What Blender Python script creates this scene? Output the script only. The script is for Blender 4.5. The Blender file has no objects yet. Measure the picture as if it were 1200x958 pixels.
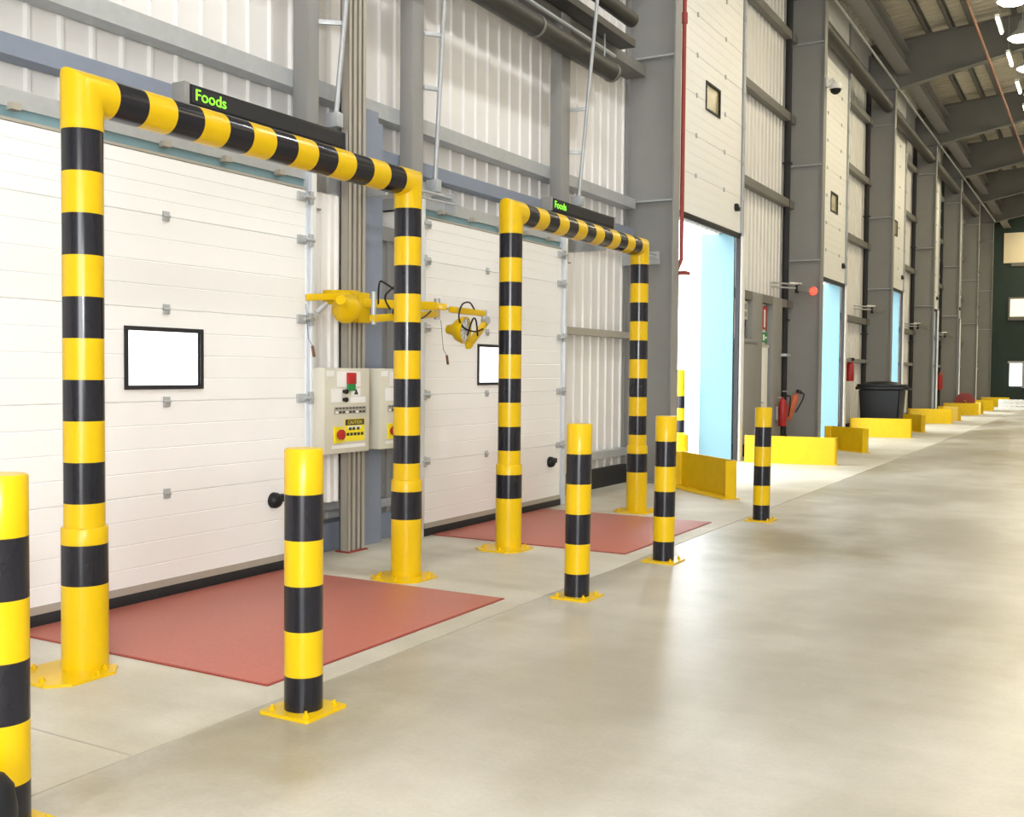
import bpy, bmesh, math, random
from mathutils import Vector, Matrix
random.seed(4)
S = bpy.context.scene
COL = S.collection
PI = math.pi

# ------------------------------------------------------------------ materials
def mat(name, rgb, rough=.5, metal=0., var=.06, scale=6., bump=0., bscale=60., emit=None, estr=0., alpha=None, spec=.5):
    m = bpy.data.materials.new(name); m.use_nodes = True
    nt = m.node_tree; b = nt.nodes['Principled BSDF']
    b.inputs['Roughness'].default_value = rough; b.inputs['Metallic'].default_value = metal
    b.inputs['Specular IOR Level'].default_value = spec
    tc = nt.nodes.new('ShaderNodeTexCoord')
    n = nt.nodes.new('ShaderNodeTexNoise'); n.inputs['Scale'].default_value = scale; n.inputs['Detail'].default_value = 5
    nt.links.new(tc.outputs['Object'], n.inputs['Vector'])
    r = nt.nodes.new('ShaderNodeMapRange'); r.inputs['To Min'].default_value = 1 - var; r.inputs['To Max'].default_value = 1 + var
    nt.links.new(n.outputs['Fac'], r.inputs['Value'])
    v = nt.nodes.new('ShaderNodeVectorMath'); v.operation = 'SCALE'; v.inputs[0].default_value = rgb
    nt.links.new(r.outputs['Result'], v.inputs['Scale'])
    nt.links.new(v.outputs['Vector'], b.inputs['Base Color'])
    if bump:
        n2 = nt.nodes.new('ShaderNodeTexNoise'); n2.inputs['Scale'].default_value = bscale; n2.inputs['Detail'].default_value = 3
        nt.links.new(tc.outputs['Object'], n2.inputs['Vector'])
        bp = nt.nodes.new('ShaderNodeBump'); bp.inputs['Strength'].default_value = bump; bp.inputs['Distance'].default_value = .01
        nt.links.new(n2.outputs['Fac'], bp.inputs['Height']); nt.links.new(bp.outputs['Normal'], b.inputs['Normal'])
    if emit:
        b.inputs['Emission Color'].default_value = (*emit, 1); b.inputs['Emission Strength'].default_value = estr
    return m

M = {}
M['yellow'] = mat('yellow_paint', (.66, .425, .002), .28, var=.05, scale=5, spec=.35)
M['gyellow'] = mat('guard_yellow_paint', (.70, .45, .002), .42, var=.12, scale=7, spec=.35)
M['black'] = mat('black_paint', (.010, .010, .015), .2, var=.2, scale=8, spec=.4)
M['steel'] = mat('grey_steel', (.25, .247, .235), .55, metal=0., var=.08, scale=3)
M['dsteel'] = mat('grey_primer_steel', (.17, .165, .15), .6, var=.15, scale=2)
M['duct'] = mat('dark_duct', (.028, .027, .024), .5, var=.15, scale=3)
M['gal'] = mat('galvanised_steel', (.44, .46, .47), .42, metal=.35, var=.12, scale=14)
M['beigesteel'] = mat('beige_strut', (.40, .37, .31), .5, metal=.2, var=.08, scale=9)
M['alu'] = mat('aluminium_track', (.74, .77, .80), .3, metal=.4, var=.06, scale=8)
M['cladding'] = mat('white_cladding', (.74, .72, .69), .42, var=.04, scale=2)
M['leaf'] = mat('white_door_leaf', (.82, .82, .80), .45, var=.02, scale=3, bump=.05, bscale=250)
M['rubber'] = mat('black_rubber', (.012, .012, .014), .7, var=.2, scale=12)
M['plastic'] = mat('black_plastic', (.008, .009, .011), .45, var=.2, scale=10, spec=.3)
M['bluegrey'] = mat('blue_grey_seal', (.17, .28, .31), .6, var=.1, scale=9)
M['bluesteel'] = mat('blue_grey_steel', (.20, .23, .29), .5, var=.1, scale=5)
M['cream'] = mat('cream_box_paint', (.60, .58, .48), .45, var=.04, scale=8)
M['white'] = mat('white_plastic', (.80, .80, .78), .5, var=.03, scale=9)
M['red'] = mat('red_paint', (.40, .014, .016), .35, var=.1, scale=9)
M['redpipe'] = mat('dark_red_pipe', (.27, .03, .02), .45, var=.12, scale=9)
M['orange'] = mat('orange_paint', (.55, .13, .05), .4, var=.1, scale=9)
M['green'] = mat('green_plastic', (.01, .22, .05), .4, var=.1, scale=9)
M['label_yellow'] = mat('yellow_label', (.85, .70, .02), .5, var=.04, scale=9)
M['dark'] = mat('dark_ink', (.03, .03, .03), .6, var=.1, scale=9)
M['redlens'] = mat('red_lamp_lens', (.8, .03, .02), .3, emit=(1, .06, .03), estr=2.2)
M['redlit'] = mat('red_lit_button', (.8, .03, .03), .3, emit=(1, .05, .05), estr=.8)
M['led'] = mat('green_led', (.1, .6, .02), .4, emit=(.25, 1, .03), estr=1.6)
M['cyan'] = mat('pale_blue_panel', (.12, .235, .275), .5, var=.04, scale=1.5)
M['roof'] = mat('roof_sheet', (.66, .60, .48), .6, var=.06, scale=1)
M['farwall'] = mat('dark_green_wall', (.018, .038, .032), .6, var=.2, scale=.7)
M['lit_pane'] = mat('lit_window_pane', (.8, .78, .62), .4, var=.2, scale=1.2, emit=(1, .95, .7), estr=.75)  # glow painted in for the bright space beyond the end wall
M['pipe_brown'] = mat('brown_pipe', (.30, .13, .07), .45, var=.15, scale=5)
M['farcream'] = mat('far_cream_panel', (.85, .76, .55), .6, var=.15, scale=.8)
M['concrete_out'] = mat('outdoor_concrete', (.5, .5, .48), .8, var=.1, scale=1)
M['glass_glow'] = mat('glowing_pane', (.9, .92, .95), .2, var=.02, scale=3, emit=(.95, .98, 1), estr=1.6)  # emission stands in for daylight behind the pane
M['amber_pane'] = mat('dim_pane', (.38, .34, .20), .25, var=.25, scale=6)
M['lamp'] = mat('lamp_lens', (1, 1, .9), .4, emit=(1, .93, .66), estr=22.)
M['woodbox'] = mat('brown_box', (.16, .07, .035), .6, var=.15, scale=4)

# red dock plate with fine tread speckle
M['dockred'] = mat('red_dock_plate', (.40, .122, .088), .42, var=.16, scale=38, bump=.25, bscale=140)

# concrete: pale apron (dock side) and darker polished aisle
def concrete(name, a, b, stain, rough, streak, amt):
    m = bpy.data.materials.new(name); m.use_nodes = True; nt = m.node_tree; B = nt.nodes['Principled BSDF']
    tc = nt.nodes.new('ShaderNodeTexCoord')
    def noise(sc, det, rg, sx=1., sy=1., off=0.):
        mp = nt.nodes.new('ShaderNodeMapping'); mp.inputs['Scale'].default_value = (sx, sy, 1); mp.inputs['Location'].default_value = (off, off*.7, 0); nt.links.new(tc.outputs['Object'], mp.inputs[0])
        n = nt.nodes.new('ShaderNodeTexNoise'); n.inputs['Scale'].default_value = sc; n.inputs['Detail'].default_value = det; n.inputs['Roughness'].default_value = rg
        nt.links.new(mp.outputs[0], n.inputs['Vector']); return n.outputs['Fac']
    def ramp(fac, lo, hi):
        r = nt.nodes.new('ShaderNodeMapRange'); r.interpolation_type = 'SMOOTHERSTEP'; r.inputs['From Min'].default_value = lo; r.inputs['From Max'].default_value = hi
        nt.links.new(fac, r.inputs['Value']); return r.outputs['Result']
    def mix(fac, c0, c1):
        x = nt.nodes.new('ShaderNodeMix'); x.data_type = 'RGBA'; nt.links.new(fac, x.inputs[0])
        for k, c in ((6, c0), (7, c1)):
            if isinstance(c, tuple): x.inputs[k].default_value = (*c, 1)
            else: nt.links.new(c, x.inputs[k])
        return x.outputs[2]
    base = mix(ramp(noise(.5, 6, .55, 1, streak), .32, .68), a, b)
    sf = nt.nodes.new('ShaderNodeMath'); sf.operation = 'MULTIPLY'; sf.inputs[1].default_value = amt
    nt.links.new(ramp(noise(.28, 7, .6, 1, streak*1.3, 3.7),   .44, .66), sf.inputs[0])
    c = mix(sf.outputs[0], base, stain)
    fr = nt.nodes.new('ShaderNodeMapRange'); fr.inputs['To Min'].default_value = .84; fr.inputs['To Max'].default_value = 1.16; nt.links.new(noise(45, 5, .7), fr.inputs['Value'])
    f2 = nt.nodes.new('ShaderNodeMapRange'); f2.inputs['To Min'].default_value = .82; f2.inputs['To Max'].default_value = 1.18; nt.links.new(noise(2.2, 6, .6, .5, 1.6, 1.3), f2.inputs['Value'])
    mm = nt.nodes.new('ShaderNodeMath'); mm.operation = 'MULTIPLY'; nt.links.new(fr.outputs[0], mm.inputs[0]); nt.links.new(f2.outputs[0], mm.inputs[1])
    vm = nt.nodes.new('ShaderNodeVectorMath'); vm.operation = 'SCALE'; nt.links.new(c, vm.inputs[0]); nt.links.new(mm.outputs[0], vm.inputs['Scale'])
    nt.links.new(vm.outputs[0], B.inputs['Base Color'])
    B.inputs['Roughness'].default_value = rough
    return m
M['apron'] = concrete('pale_apron_concrete', (.42, .39, .31), (.56, .53, .45), (.36, .31, .20), .52, .8, .5)
M['aisle'] = concrete('polished_aisle_concrete', (.34, .31, .245), (.54, .51, .44), (.245, .205, .115), .35, .6, .85)

# ------------------------------------------------------------------ mesh helpers
def faces_of(geom): return [g for g in geom if isinstance(g, bmesh.types.BMFace)]
def box(bm, x0, x1, y0, y1, z0, z1, mi=0, bev=0., mtx=None):
    t = bmesh.new()
    vs = [t.verts.new((x, y, z)) for x in (x0, x1) for y in (y0, y1) for z in (z0, z1)]
    for q in ((0,1,3,2),(4,6,7,5),(0,4,5,1),(2,3,7,6),(0,2,6,4),(1,5,7,3)):
        t.faces.new([vs[i] for i in q])
    bmesh.ops.recalc_face_normals(t, faces=t.faces)
    if bev: bmesh.ops.bevel(t, geom=list(t.edges), offset=bev, segments=2, profile=.5, affect='EDGES')
    if mtx: bmesh.ops.transform(t, matrix=mtx, verts=t.verts)
    merge(bm, t, mi)
def merge(bm, t, mi=None):
    mp = {v: bm.verts.new(v.co) for v in t.verts}
    for f in t.faces:
        try: nf = bm.faces.new([mp[v] for v in f.verts])
        except ValueError: continue
        nf.material_index = f.material_index if mi is None else mi
        nf.smooth = f.smooth
    t.free()
def sweep(bm, pts, r, seg=16, mis=0, caps=True, flat=False):
    """mitred tube along points; r a number or list; mis an int or one per segment"""
    P = [Vector(p) for p in pts]; n = len(P)
    R = r if isinstance(r, (list, tuple)) else [r]*n
    rings = []
    d0 = (P[1]-P[0]).normalized()
    up = Vector((0,0,1)) if abs(d0.z) < .9 else Vector((1,0,0))
    a = d0.cross(up).normalized()
    for i in range(n):
        din = (P[i]-P[i-1]).normalized() if i else (P[1]-P[0]).normalized()
        dout = (P[i+1]-P[i]).normalized() if i < n-1 else din
        if i: a = (P[i-1]-P[max(i-2, 0)] if i > 1 else d0).normalized().rotation_difference(din) @ a
        a = (a - din*a.dot(din)).normalized(); b = din.cross(a)
        nrm = (din+dout)
        nrm = nrm.normalized() if nrm.length > 1e-6 else din
        ring = []
        for k in range(seg):
            t = 2*PI*k/seg
            o = a*math.cos(t)*R[i] + b*math.sin(t)*R[i]
            den = din.dot(nrm)
            o = o - din*(o.dot(nrm)/den if abs(den) > .05 else 0)
            ring.append(bm.verts.new(P[i]+o))
        rings.append(ring)
    for i in range(n-1):
        mi = mis if isinstance(mis, int) else mis[i]
        for k in range(seg):
            f = bm.faces.new((rings[i][k], rings[i][(k+1)%seg], rings[i+1][(k+1)%seg], rings[i+1][k]))
            f.material_index = mi; f.smooth = True
    if caps:
        f = bm.faces.new(rings[0][::-1]); f.material_index = mis if isinstance(mis, int) else mis[0]
        f = bm.faces.new(rings[-1]); f.material_index = mis if isinstance(mis, int) else mis[-1]
def lathe(bm, prof, seg=24, mis=0, mtx=None):
    """profile [(r,z)] about Z"""
    t = bmesh.new(); rings = []
    for r, z in prof:
        if r < 1e-6: rings.append([t.verts.new((0,0,z))])
        else: rings.append([t.verts.new((r*math.cos(2*PI*k/seg), r*math.sin(2*PI*k/seg), z)) for k in range(seg)])
    for i in range(len(rings)-1):
        A, B = rings[i], rings[i+1]; mi = mis if isinstance(mis, int) else mis[i]
        for k in range(seg):
            k2 = (k+1) % seg
            if len(A) == 1 and len(B) == 1: continue
            if len(A) == 1: f = t.faces.new((A[0], B[k2], B[k])) if False else t.faces.new((A[0], B[k], B[k2]))
            elif len(B) == 1: f = t.faces.new((A[k], A[k2], B[0]))
            else: f = t.faces.new((A[k], A[k2], B[k2], B[k]))
            f.material_index = mi; f.smooth = True
    bmesh.ops.recalc_face_normals(t, faces=t.faces)
    if mtx: bmesh.ops.transform(t, matrix=mtx, verts=t.verts)
    merge(bm, t)
def prism(bm, poly, z0, z1, mi=0, bev=0., mtx=None):
    t = bmesh.new()
    lo = [t.verts.new((x, y, z0)) for x, y in poly]; hi = [t.verts.new((x, y, z1)) for x, y in poly]
    n = len(poly)
    t.faces.new(lo[::-1]); t.faces.new(hi)
    for i in range(n): t.faces.new((lo[i], lo[(i+1)%n], hi[(i+1)%n], hi[i]))
    bmesh.ops.recalc_face_normals(t, faces=t.faces)
    if bev:
        bmesh.ops.bevel(t, geom=[e for e in t.edges if abs(e.verts[0].co.z-e.verts[1].co.z) < 1e-6 and e.verts[0].co.z > (z0+z1)/2], offset=bev, segments=2, affect='EDGES')
    if mtx: bmesh.ops.transform(t, matrix=mtx, verts=t.verts)
    merge(bm, t, mi)
def N(): return bmesh.new()
def wloc(o):
    v = Vector((0,0,0))
    while o is not None: v += o.location; o = o.parent
    return v
def obj(name, bm, mats, parent=None, world=False, sharp=40, **props):
    me = bpy.data.meshes.new(name)
    if parent is not None and world: bmesh.ops.translate(bm, vec=-wloc(parent), verts=bm.verts)
    bm.to_mesh(me); bm.free()
    for m in (mats if isinstance(mats, (list, tuple)) else [mats]): me.materials.append(M[m])
    me.set_sharp_from_angle(angle=math.radians(sharp))
    o = bpy.data.objects.new(name, me); COL.objects.link(o)
    if parent is not None: o.parent = parent
    for k, v in props.items(): o[k] = v
    return o
def empty(name, loc, rz=0., **props):
    o = bpy.data.objects.new(name, None); COL.objects.link(o); o.location = loc; o.rotation_euler = (0,0,rz)
    o.empty_display_size = .1
    for k, v in props.items(): o[k] = v
    return o
def thing(name, loc, label, cat, group=None, rz=0.):
    o = empty(name, loc, rz, label=label, category=cat)
    if group: o['group'] = group
    return o
def tag(o, label, cat, group=None):
    o['label'] = label; o['category'] = cat
    if group: o['group'] = group
    return o
def struct(name, bm, m, parent=None, **k):
    o = obj(name, bm, m, parent, **k)
    if parent is None: o['kind'] = 'structure'
    return o
def dup(root, loc, label, group=None, rz=None):
    r = root.copy(); COL.objects.link(r); r.location = loc; r['label'] = label
    if rz is not None: r.rotation_euler = (0,0,rz)
    if group: r['group'] = group
    for ch in list(root.children):
        c = ch.copy(); COL.objects.link(c); c.parent = r
        for g in list(ch.children):
            d = g.copy(); COL.objects.link(d); d.parent = c
    return r
def obj_each(name, bm, mats, parent=None, **k):
    """one object per connected piece"""
    left = set(bm.verts); out = []
    while left:
        st = [left.pop()]; comp = set(st)
        while st:
            v = st.pop()
            for e in v.link_edges:
                o = e.other_vert(v)
                if o in left: left.discard(o); comp.add(o); st.append(o)
        nb = bmesh.new(); order = [v for v in bm.verts if v in comp]; mp = {v: nb.verts.new(v.co) for v in order}
        for f in bm.faces:
            if f.verts[0] in comp:
                nf = nb.faces.new([mp[v] for v in f.verts]); nf.material_index = f.material_index; nf.smooth = f.smooth
        out.append(obj(name, nb, mats, parent, **k))
    bm.free(); return out
def text(name, s, size, loc, m, parent, width=None, depth=.0012, align='LEFT'):
    """lettering facing +X, reading along +Y"""
    cu = bpy.data.curves.new(name, 'FONT'); cu.body = s; cu.size = size; cu.extrude = depth/2; cu.align_x = align
    o = bpy.data.objects.new(name+'_c', cu)
    me = bpy.data.meshes.new_from_object(o); bpy.data.objects.remove(o); bpy.data.curves.remove(cu)
    me.name = name
    if width:
        xs = [v.co.x for v in me.vertices]; k = width/(max(xs)-min(xs))
        for v in me.vertices: v.co.x *= k
    me.transform(Matrix.Rotation(PI/2, 4, 'Z') @ Matrix.Rotation(PI/2, 4, 'X'))
    me.transform(Matrix.Translation(Vector(loc) - (wloc(parent) if parent else Vector((0,0,0)))))
    me.materials.clear(); me.materials.append(M[m])
    o = bpy.data.objects.new(name, me); COL.objects.link(o); o.parent = parent
    return o

# ------------------------------------------------------------------ key dimensions (metres; camera stands at x=0,y=0)
CLAD = -6.10           # inner face of the wall cladding
LEAF = -5.60           # face of the dock doors
COLY = [13.95, 22.66, 31.04, 39.2, 46.2, 53.2, 60.2]   # near edge of each column flange
XF = -5.34             # aisle face of the columns
FAR = 66.
# docks with closed doors: (y0, y1)
DOCK = [(3.66, 6.50), (8.20, 11.02)]
# drive-in doors: (y0, y1, opening height)
DRIVE = [(14.42, 18.30, 4.07), (23.25, 26.85, 3.83), (31.45, 35.35, 4.25), (39.6, 43.2, 4.1), (46.6, 50.2, 4.1), (53.6, 57.2, 4.1)]

# ------------------------------------------------------------------ the shell
b = N(); box(b, -6.3, -3.40, -8, FAR, -.3, 0); 
struct('floor', b, 'apron')
b = N(); box(b, -3.388, 14, -8, FAR, -.3, 0)
struct('floor_aisle', b, 'aisle')
b = N(); box(b, -3.40, -3.388, -8, FAR, -.3, -.004)
struct('trim_1', b, 'beigesteel')            # saw-cut joint filler
b = N(); box(b, -30, -6.3, -8, FAR+10, -.35, -.02)
struct('ground_outside', b, 'concrete_out')

# corrugated wall cladding with the door openings left out
def clad_strip(bm, y0, y1, z0, z1, pitch=.25, d=.024):
    pts = []; y = math.floor(y0/pitch)*pitch
    while y < y1 + pitch:
        for dy, dx in ((0, 0), (.105, 0), (.118, d), (.140, d), (.153, 0)):
            yy = y + dy
            if y0 <= yy <= y1: pts.append((yy, dx))
        y += pitch
    if pts[0][0] > y0 + 1e-4: pts.insert(0, (y0, pts[0][1]))
    if pts[-1][0] < y1 - 1e-4: pts.append((y1, pts[-1][1]))
    lo = [bm.verts.new((CLAD + dx, yy, z0)) for yy, dx in pts]; hi = [bm.verts.new((CLAD + dx, yy, z1)) for yy, dx in pts]
    lb = [bm.verts.new((CLAD - .05, yy, z0)) for yy, dx in pts]; hb = [bm.verts.new((CLAD - .05, yy, z1)) for yy, dx in pts]
    for i in range(len(pts)-1):
        bm.faces.new((lo[i], lo[i+1], hi[i+1], hi[i])); bm.faces.new((lb[i+1], lb[i], hb[i], hb[i+1]))
        bm.faces.new((lo[i+1], lo[i], lb[i], lb[i+1]))
    for i in (0, -1): bm.faces.new((lo[i], hi[i], hb[i], lb[i]))
b = N()
ops = [(y0, y1, 3.02) for y0, y1 in DOCK] + [(y0, y1, h) for y0, y1, h in DRIVE]
y = -8.
for y0, y1, h in ops:
    clad_strip(b, y, y0, 0, 11.1); clad_strip(b, y0, y1, h, 11.1); y = y1
clad_strip(b, y, FAR, 0, 11.1)
struct('wall_left', b, 'cladding', sharp=20)
b = N(); box(b, 14, 14.2, -8, FAR, 0, 13.2); struct('wall_right', b, 'cladding')
b = N(); box(b, -6.3, 1.0, -8.2, -8, 0, 13.2); box(b, 7, 14, -8.2, -8, 0, 13.2); box(b, 1, 7, -8.2, -8, 5, 13.2); struct('wall_back', b, 'cladding')
# roof: ribbed sheets on a shallow slope
def roofz(x): return 11.15 + .085*(x + 5.34)
b = N(); yy = -8.2
t = []
while yy < FAR+.2:
    t += [(yy, 0), (yy+.24, 0), (yy+.26, .04), (yy+.31, .04)]; yy += .333
L = [b.verts.new((-6.35, q, roofz(-6.35)+dz)) for q, dz in t]; R_ = [b.verts.new((14.2, q, roofz(14.2)+dz)) for q, dz in t]
for i in range(len(t)-1): b.faces.new((L[i], R_[i], R_[i+1], L[i+1]))
struct('ceiling', b, 'roof', sharp=15)

# far end wall, dark, with a cream upper panel and two windows whose light is put into the panes
b = N(); box(b, -6.2, 14, FAR, FAR+.3, 0, 13.2); struct('wall_far', b, 'farwall')
b = N(); box(b, -5.3, 9, FAR-.06, FAR, 8.0, 9.7); box(b, -4.9, 9, FAR-.10, FAR-.06, 7.8, 8.0, 1); struct('trim_2', b, ['farcream', 'dsteel'])
w = empty('window_1', (-3.6, FAR-.05, 4.8), kind='structure')
b = N(); box(b, -5.0, -1.2, FAR-.12, FAR, 5.95, 6.05); box(b, -5.0, -1.2, FAR-.12, FAR, 4.75, 4.95); box(b, -5.0, -4.9, FAR-.12, FAR, 4.95, 5.95); box(b, -3.2, -3.1, FAR-.12, FAR, 4.95, 5.95)
obj('window_frame', b, 'dsteel', w, world=True)
b = N(); box(b, -4.9, -3.2, FAR-.08, FAR-.04, 4.95, 5.95); box(b, -3.1, -1.2, FAR-.08, FAR-.04, 4.95, 5.95)
obj('pane', b, 'lit_pane', w, world=True)
w = empty('window_2', (-3.6, FAR-.05, 1), kind='structure')
b = N(); box(b, -4.85, -4.2, FAR-.09, FAR-.02, 1.0, 2.3); obj('pane', b, 'glass_glow', w, world=True)
b = N(); box(b, -4.95, -2.0, FAR-.12, FAR, 2.3, 2.42); box(b, -4.2, -3.95, FAR-.12, FAR, .9, 2.3); obj('window_frame', b, 'gal', w, world=True)

# ------------------------------------------------------------------ steel frame: columns, rafters, purlins, girts
def column(y0):
    b = N(); yc = y0 + .115
    box(b, -6.09, -6.06, y0, y0+.23, 0, 10.6); box(b, XF-.025, XF, y0, y0+.23, 0, 9.75); box(b, -6.06, XF-.025, yc-.009, yc+.009, 0, 10.6)
    box(b, -6.12, -5.28, y0-.04, y0+.27, 0, .022)
    for z in (4.0, 6.02, 8.6):           # stiffener plates
        box(b, -6.06, XF-.025, y0+.01, yc-.009, z, z+.022, 1); box(b, -6.06, XF-.025, yc+.009, y0+.22, z, z+.022, 1)
    return struct('steel_column', b, ['steel', 'gal'])
for y0 in COLY: column(y0)
column(-4.)
def rafter(y0):
    b = N(); yc = y0+.15
    xs = [(-6.05, 9.6), (-5.36, 9.6), (-3.2, 10.05), (0, 10.75), (6, 11.45), (14, 12.1)]
    for (xa, za), (xb, zb) in zip(xs[:-1], xs[1:]):
        ta, tb = roofz(xa)-.22, roofz(xb)-.22
        for w0, w1, l0, l1 in ((yc-.008, yc+.008, za, ta), (y0, y0+.3, za-.02, za), (y0, y0+.3, ta-.02, ta)):
            dz = zb-za if l0 < ta-.1 else tb-ta
            top_dz = tb-ta if l1 > ta-.1 else zb-za
            vs = [b.verts.new(p) for p in ((xa,w0,l0),(xb,w0,l0+dz),(xb,w0,l1+top_dz),(xa,w0,l1),(xa,w1,l0),(xb,w1,l0+dz),(xb,w1,l1+top_dz),(xa,w1,l1))]
            for q in ((0,1,2,3),(5,4,7,6),(0,4,5,1),(3,2,6,7),(0,3,7,4),(1,5,6,2)): b.faces.new([vs[i] for i in q])
    bmesh.ops.recalc_face_normals(b, faces=b.faces)
    return struct('roof_beam', b, 'dsteel')
for y0 in COLY + [5.1, -4.]: rafter(y0)
for x in (-5.45, -4.55, -3.95, -3.45, -2.4, -1.0, .6, 2.2, 4.2, 6.2, 8.2, 10.2, 12.2):
    b = N(); z = roofz(x); box(b, x-.05, x-.035, -8, FAR, z-.2, z-.005); box(b, x-.05, x+.05, -8, FAR, z-.2, z-.185); box(b, x-.05, x+.05, -8, FAR, z-.02, z-.005)
    struct('roof_purlin_beam', b, 'dsteel')
b = N(); box(b, -5.33, -4.95, 14.3, FAR, 9.98, 10.02); box(b, -5.15, -5.13, 14.3, FAR, 10.02, 10.5); box(b, -5.33, -4.95, 14.3, FAR, 10.5, 10.53)
struct('eaves_beam', b, 'steel')
# wall rails (C-section girts) between the uprights and columns
def girt(y0, y1, z, h=.13, d=.17, m='gal', xb=CLAD+.037):
    b = N(); box(b, xb, xb+d, y0, y1, z, z+.012); box(b, xb, xb+d, y0, y1, z+h-.012, z+h); box(b, xb+d-.012, xb+d, y0, y1, z+.012, z+h-.012)
    return struct('wall_rail_beam', b, m)
for a, c in ((-3.6, 13.9),):
    girt(a, c, 3.49, .13, .16, 'bluesteel'); girt(a, c, 3.90, .14, .17, 'gal'); girt(a, c, 5.75, .14, .3, 'dsteel')
girt(-3.6, 13.9, 6.9, .14, .25, 'dsteel')
girt(11.6, 13.9, 2.06, .09, .12, 'beigesteel'); girt(11.6, 13.9, .40, .10, .12, 'gal')
b = N(); box(b, CLAD+.037, CLAD+.12, 11.55, 13.9, 0, .26); struct('baseboard_left', b, 'rubber')
for i, y0 in enumerate(COLY[:-1]):
    e = DRIVE[i][1]
    for z in (2.98, 5.1, 6.9, 8.6): girt(e+.25, COLY[i+1]-.02, z, .16, .14, 'dsteel')
    girt(e+.25, COLY[i+1]-.02, 1.9, .1, .14, 'steel') if i else None
    b = N(); box(b, CLAD+.037, CLAD+.1, e+.3, COLY[i+1], 0, .26); struct('baseboard_left', b, 'rubber')
# uprights above the dock headers
def upright(x0, x1, y0, y1, z0, z1, m='steel', mid=True):
    b = N()
    box(b, x0, x1, y0, y0+.016, z0, z1, bev=.003); box(b, x0, x1, y1-.016, y1, z0, z1, bev=.003)
    box(b, x0, x0+.016, y0+.016, y1-.016, z0, z1); box(b, x1-.016, x1, y0+.016, y1-.016, z0, z1)
    box(b, x0-.01, x1+.02, y0-.03, y1+.03, z0, z0+.014)
    return struct('steel_pillar', b, m)
upright(-5.89, -5.74, 6.68, 6.83, 2.9, 10.9); upright(-5.89, -5.75, 8.18, 8.37, 2.9, 10.9); upright(-5.90, -5.75, 11.27, 11.50, 2.9, 10.9)
upright(-5.89, -5.74, 3.3, 3.5, 0, 10.9)
b = N(); box(b, -5.76, -5.735, 6.66, 7.085, .45, 3.05, bev=.004)
for yy in (6.74, 6.85, 6.96, 7.05): prism(b, [(-5.735, yy-.022), (-5.713, yy-.01), (-5.713, yy+.01), (-5.735, yy+.022)], .45, 3.05)
struct('trim_3', b, 'cladding')           # white liner panel beside the near door
b = N(); box(b, -5.55, -3.402, 2.894, 2.904, .0002, .0012); struct('trim_4', b, 'beigesteel')   # floor joint
b = N(); box(b, -6.04, -5.78, 7.50, 7.70, 0, 3.9); box(b, -5.80, -5.76, 7.46, 7.74, 0, 3.8); struct('steel_pillar', b, 'bluesteel')
b = N(); box(b, -6.05, -5.90, 7.74, 8.14, 0, 2.92, bev=.01); box(b, -5.90, -5.88, 7.78, 7.81, .1, 2.85); box(b, -5.90, -5.875, 7.98, 8.02, .1, 2.85); box(b,-5.9,-5.86,7.76,8.12,2.78,2.9)
struct('steel_pillar', b, 'steel')
b = N(); box(b, -5.9, -5.84, 6.7, 7.5, .36, .44); box(b, -5.9, -5.84, 7.74, 8.14, .30, .38); box(b, -6.04, -5.86, 6.7, 8.15, 0, .24, 1)
struct('baseboard_dock', b, ['gal', 'bluesteel'])

# ------------------------------------------------------------------ sectional doors
def leaf_mesh(y0, y1, z0, z1, x, sec, win=None, ribs=4, t=.045):
    """sectional leaf with shadow-gap joints and shallow ribs; win=(wy0,wy1,wz0,wz1) cut right through"""
    b = N(); prof = []
    z = z0
    while z < z1 - .02:
        zt = min(z+sec, z1)
        prof += [(z, -.010), (z+.006, 0)]
        for k in range(1, ribs):
            q = z + (zt-z)*k/ribs
            prof += [(q-.005, 0), (q, -.0035), (q+.005, 0)]
        prof += [(zt-.006, 0)]
        z = zt
    prof.append((z1, -.010))
    ys = [y0, y1]
    if win: ys = [y0, win[0], win[1], y1]
    def strip(ya, yb, pr):
        f0 = [b.verts.new((x+d, ya, q)) for q, d in pr]; f1 = [b.verts.new((x+d, yb, q)) for q, d in pr]
        for i in range(len(pr)-1): b.faces.new((f0[i], f1[i], f1[i+1], f0[i+1]))
        k = [b.verts.new((x-t, yy, q)) for yy in (ya, yb) for q in (pr[0][0], pr[-1][0])]
        b.faces.new((k[0], k[1], k[3], k[2]))
        b.faces.new((f0[0], k[0], k[2], f1[0])); b.faces.new((f1[-1], k[3], k[1], f0[-1]))
        b.faces.new([k[0]] + f0 + [k[1]]); b.faces.new([k[3]] + f1[::-1] + [k[2]])
    for i in range(len(ys)-1):
        if win and i == 1:
            lo = [p for p in prof if p[0] < win[2]-.003] + [(win[2], 0)]; hi = [(win[3], 0)] + [p for p in prof if p[0] > win[3]+.003]
            strip(ys[1], ys[2], lo); strip(ys[1], ys[2], hi)
        else: strip(ys[i], ys[i+1], prof)
    bmesh.ops.recalc_face_normals(b, faces=b.faces)
    return b
def rect_frame(b, x0, x1, y0, y1, z0, z1, w, mi=0):
    box(b, x0, x1, y0-w, y1+w, z1, z1+w, mi); box(b, x0, x1, y0-w, y1+w, z0-w, z0, mi); box(b, x0, x1, y0-w, y0, z0, z1, mi); box(b, x0, x1, y1, y1+w, z0, z1, mi)
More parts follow.
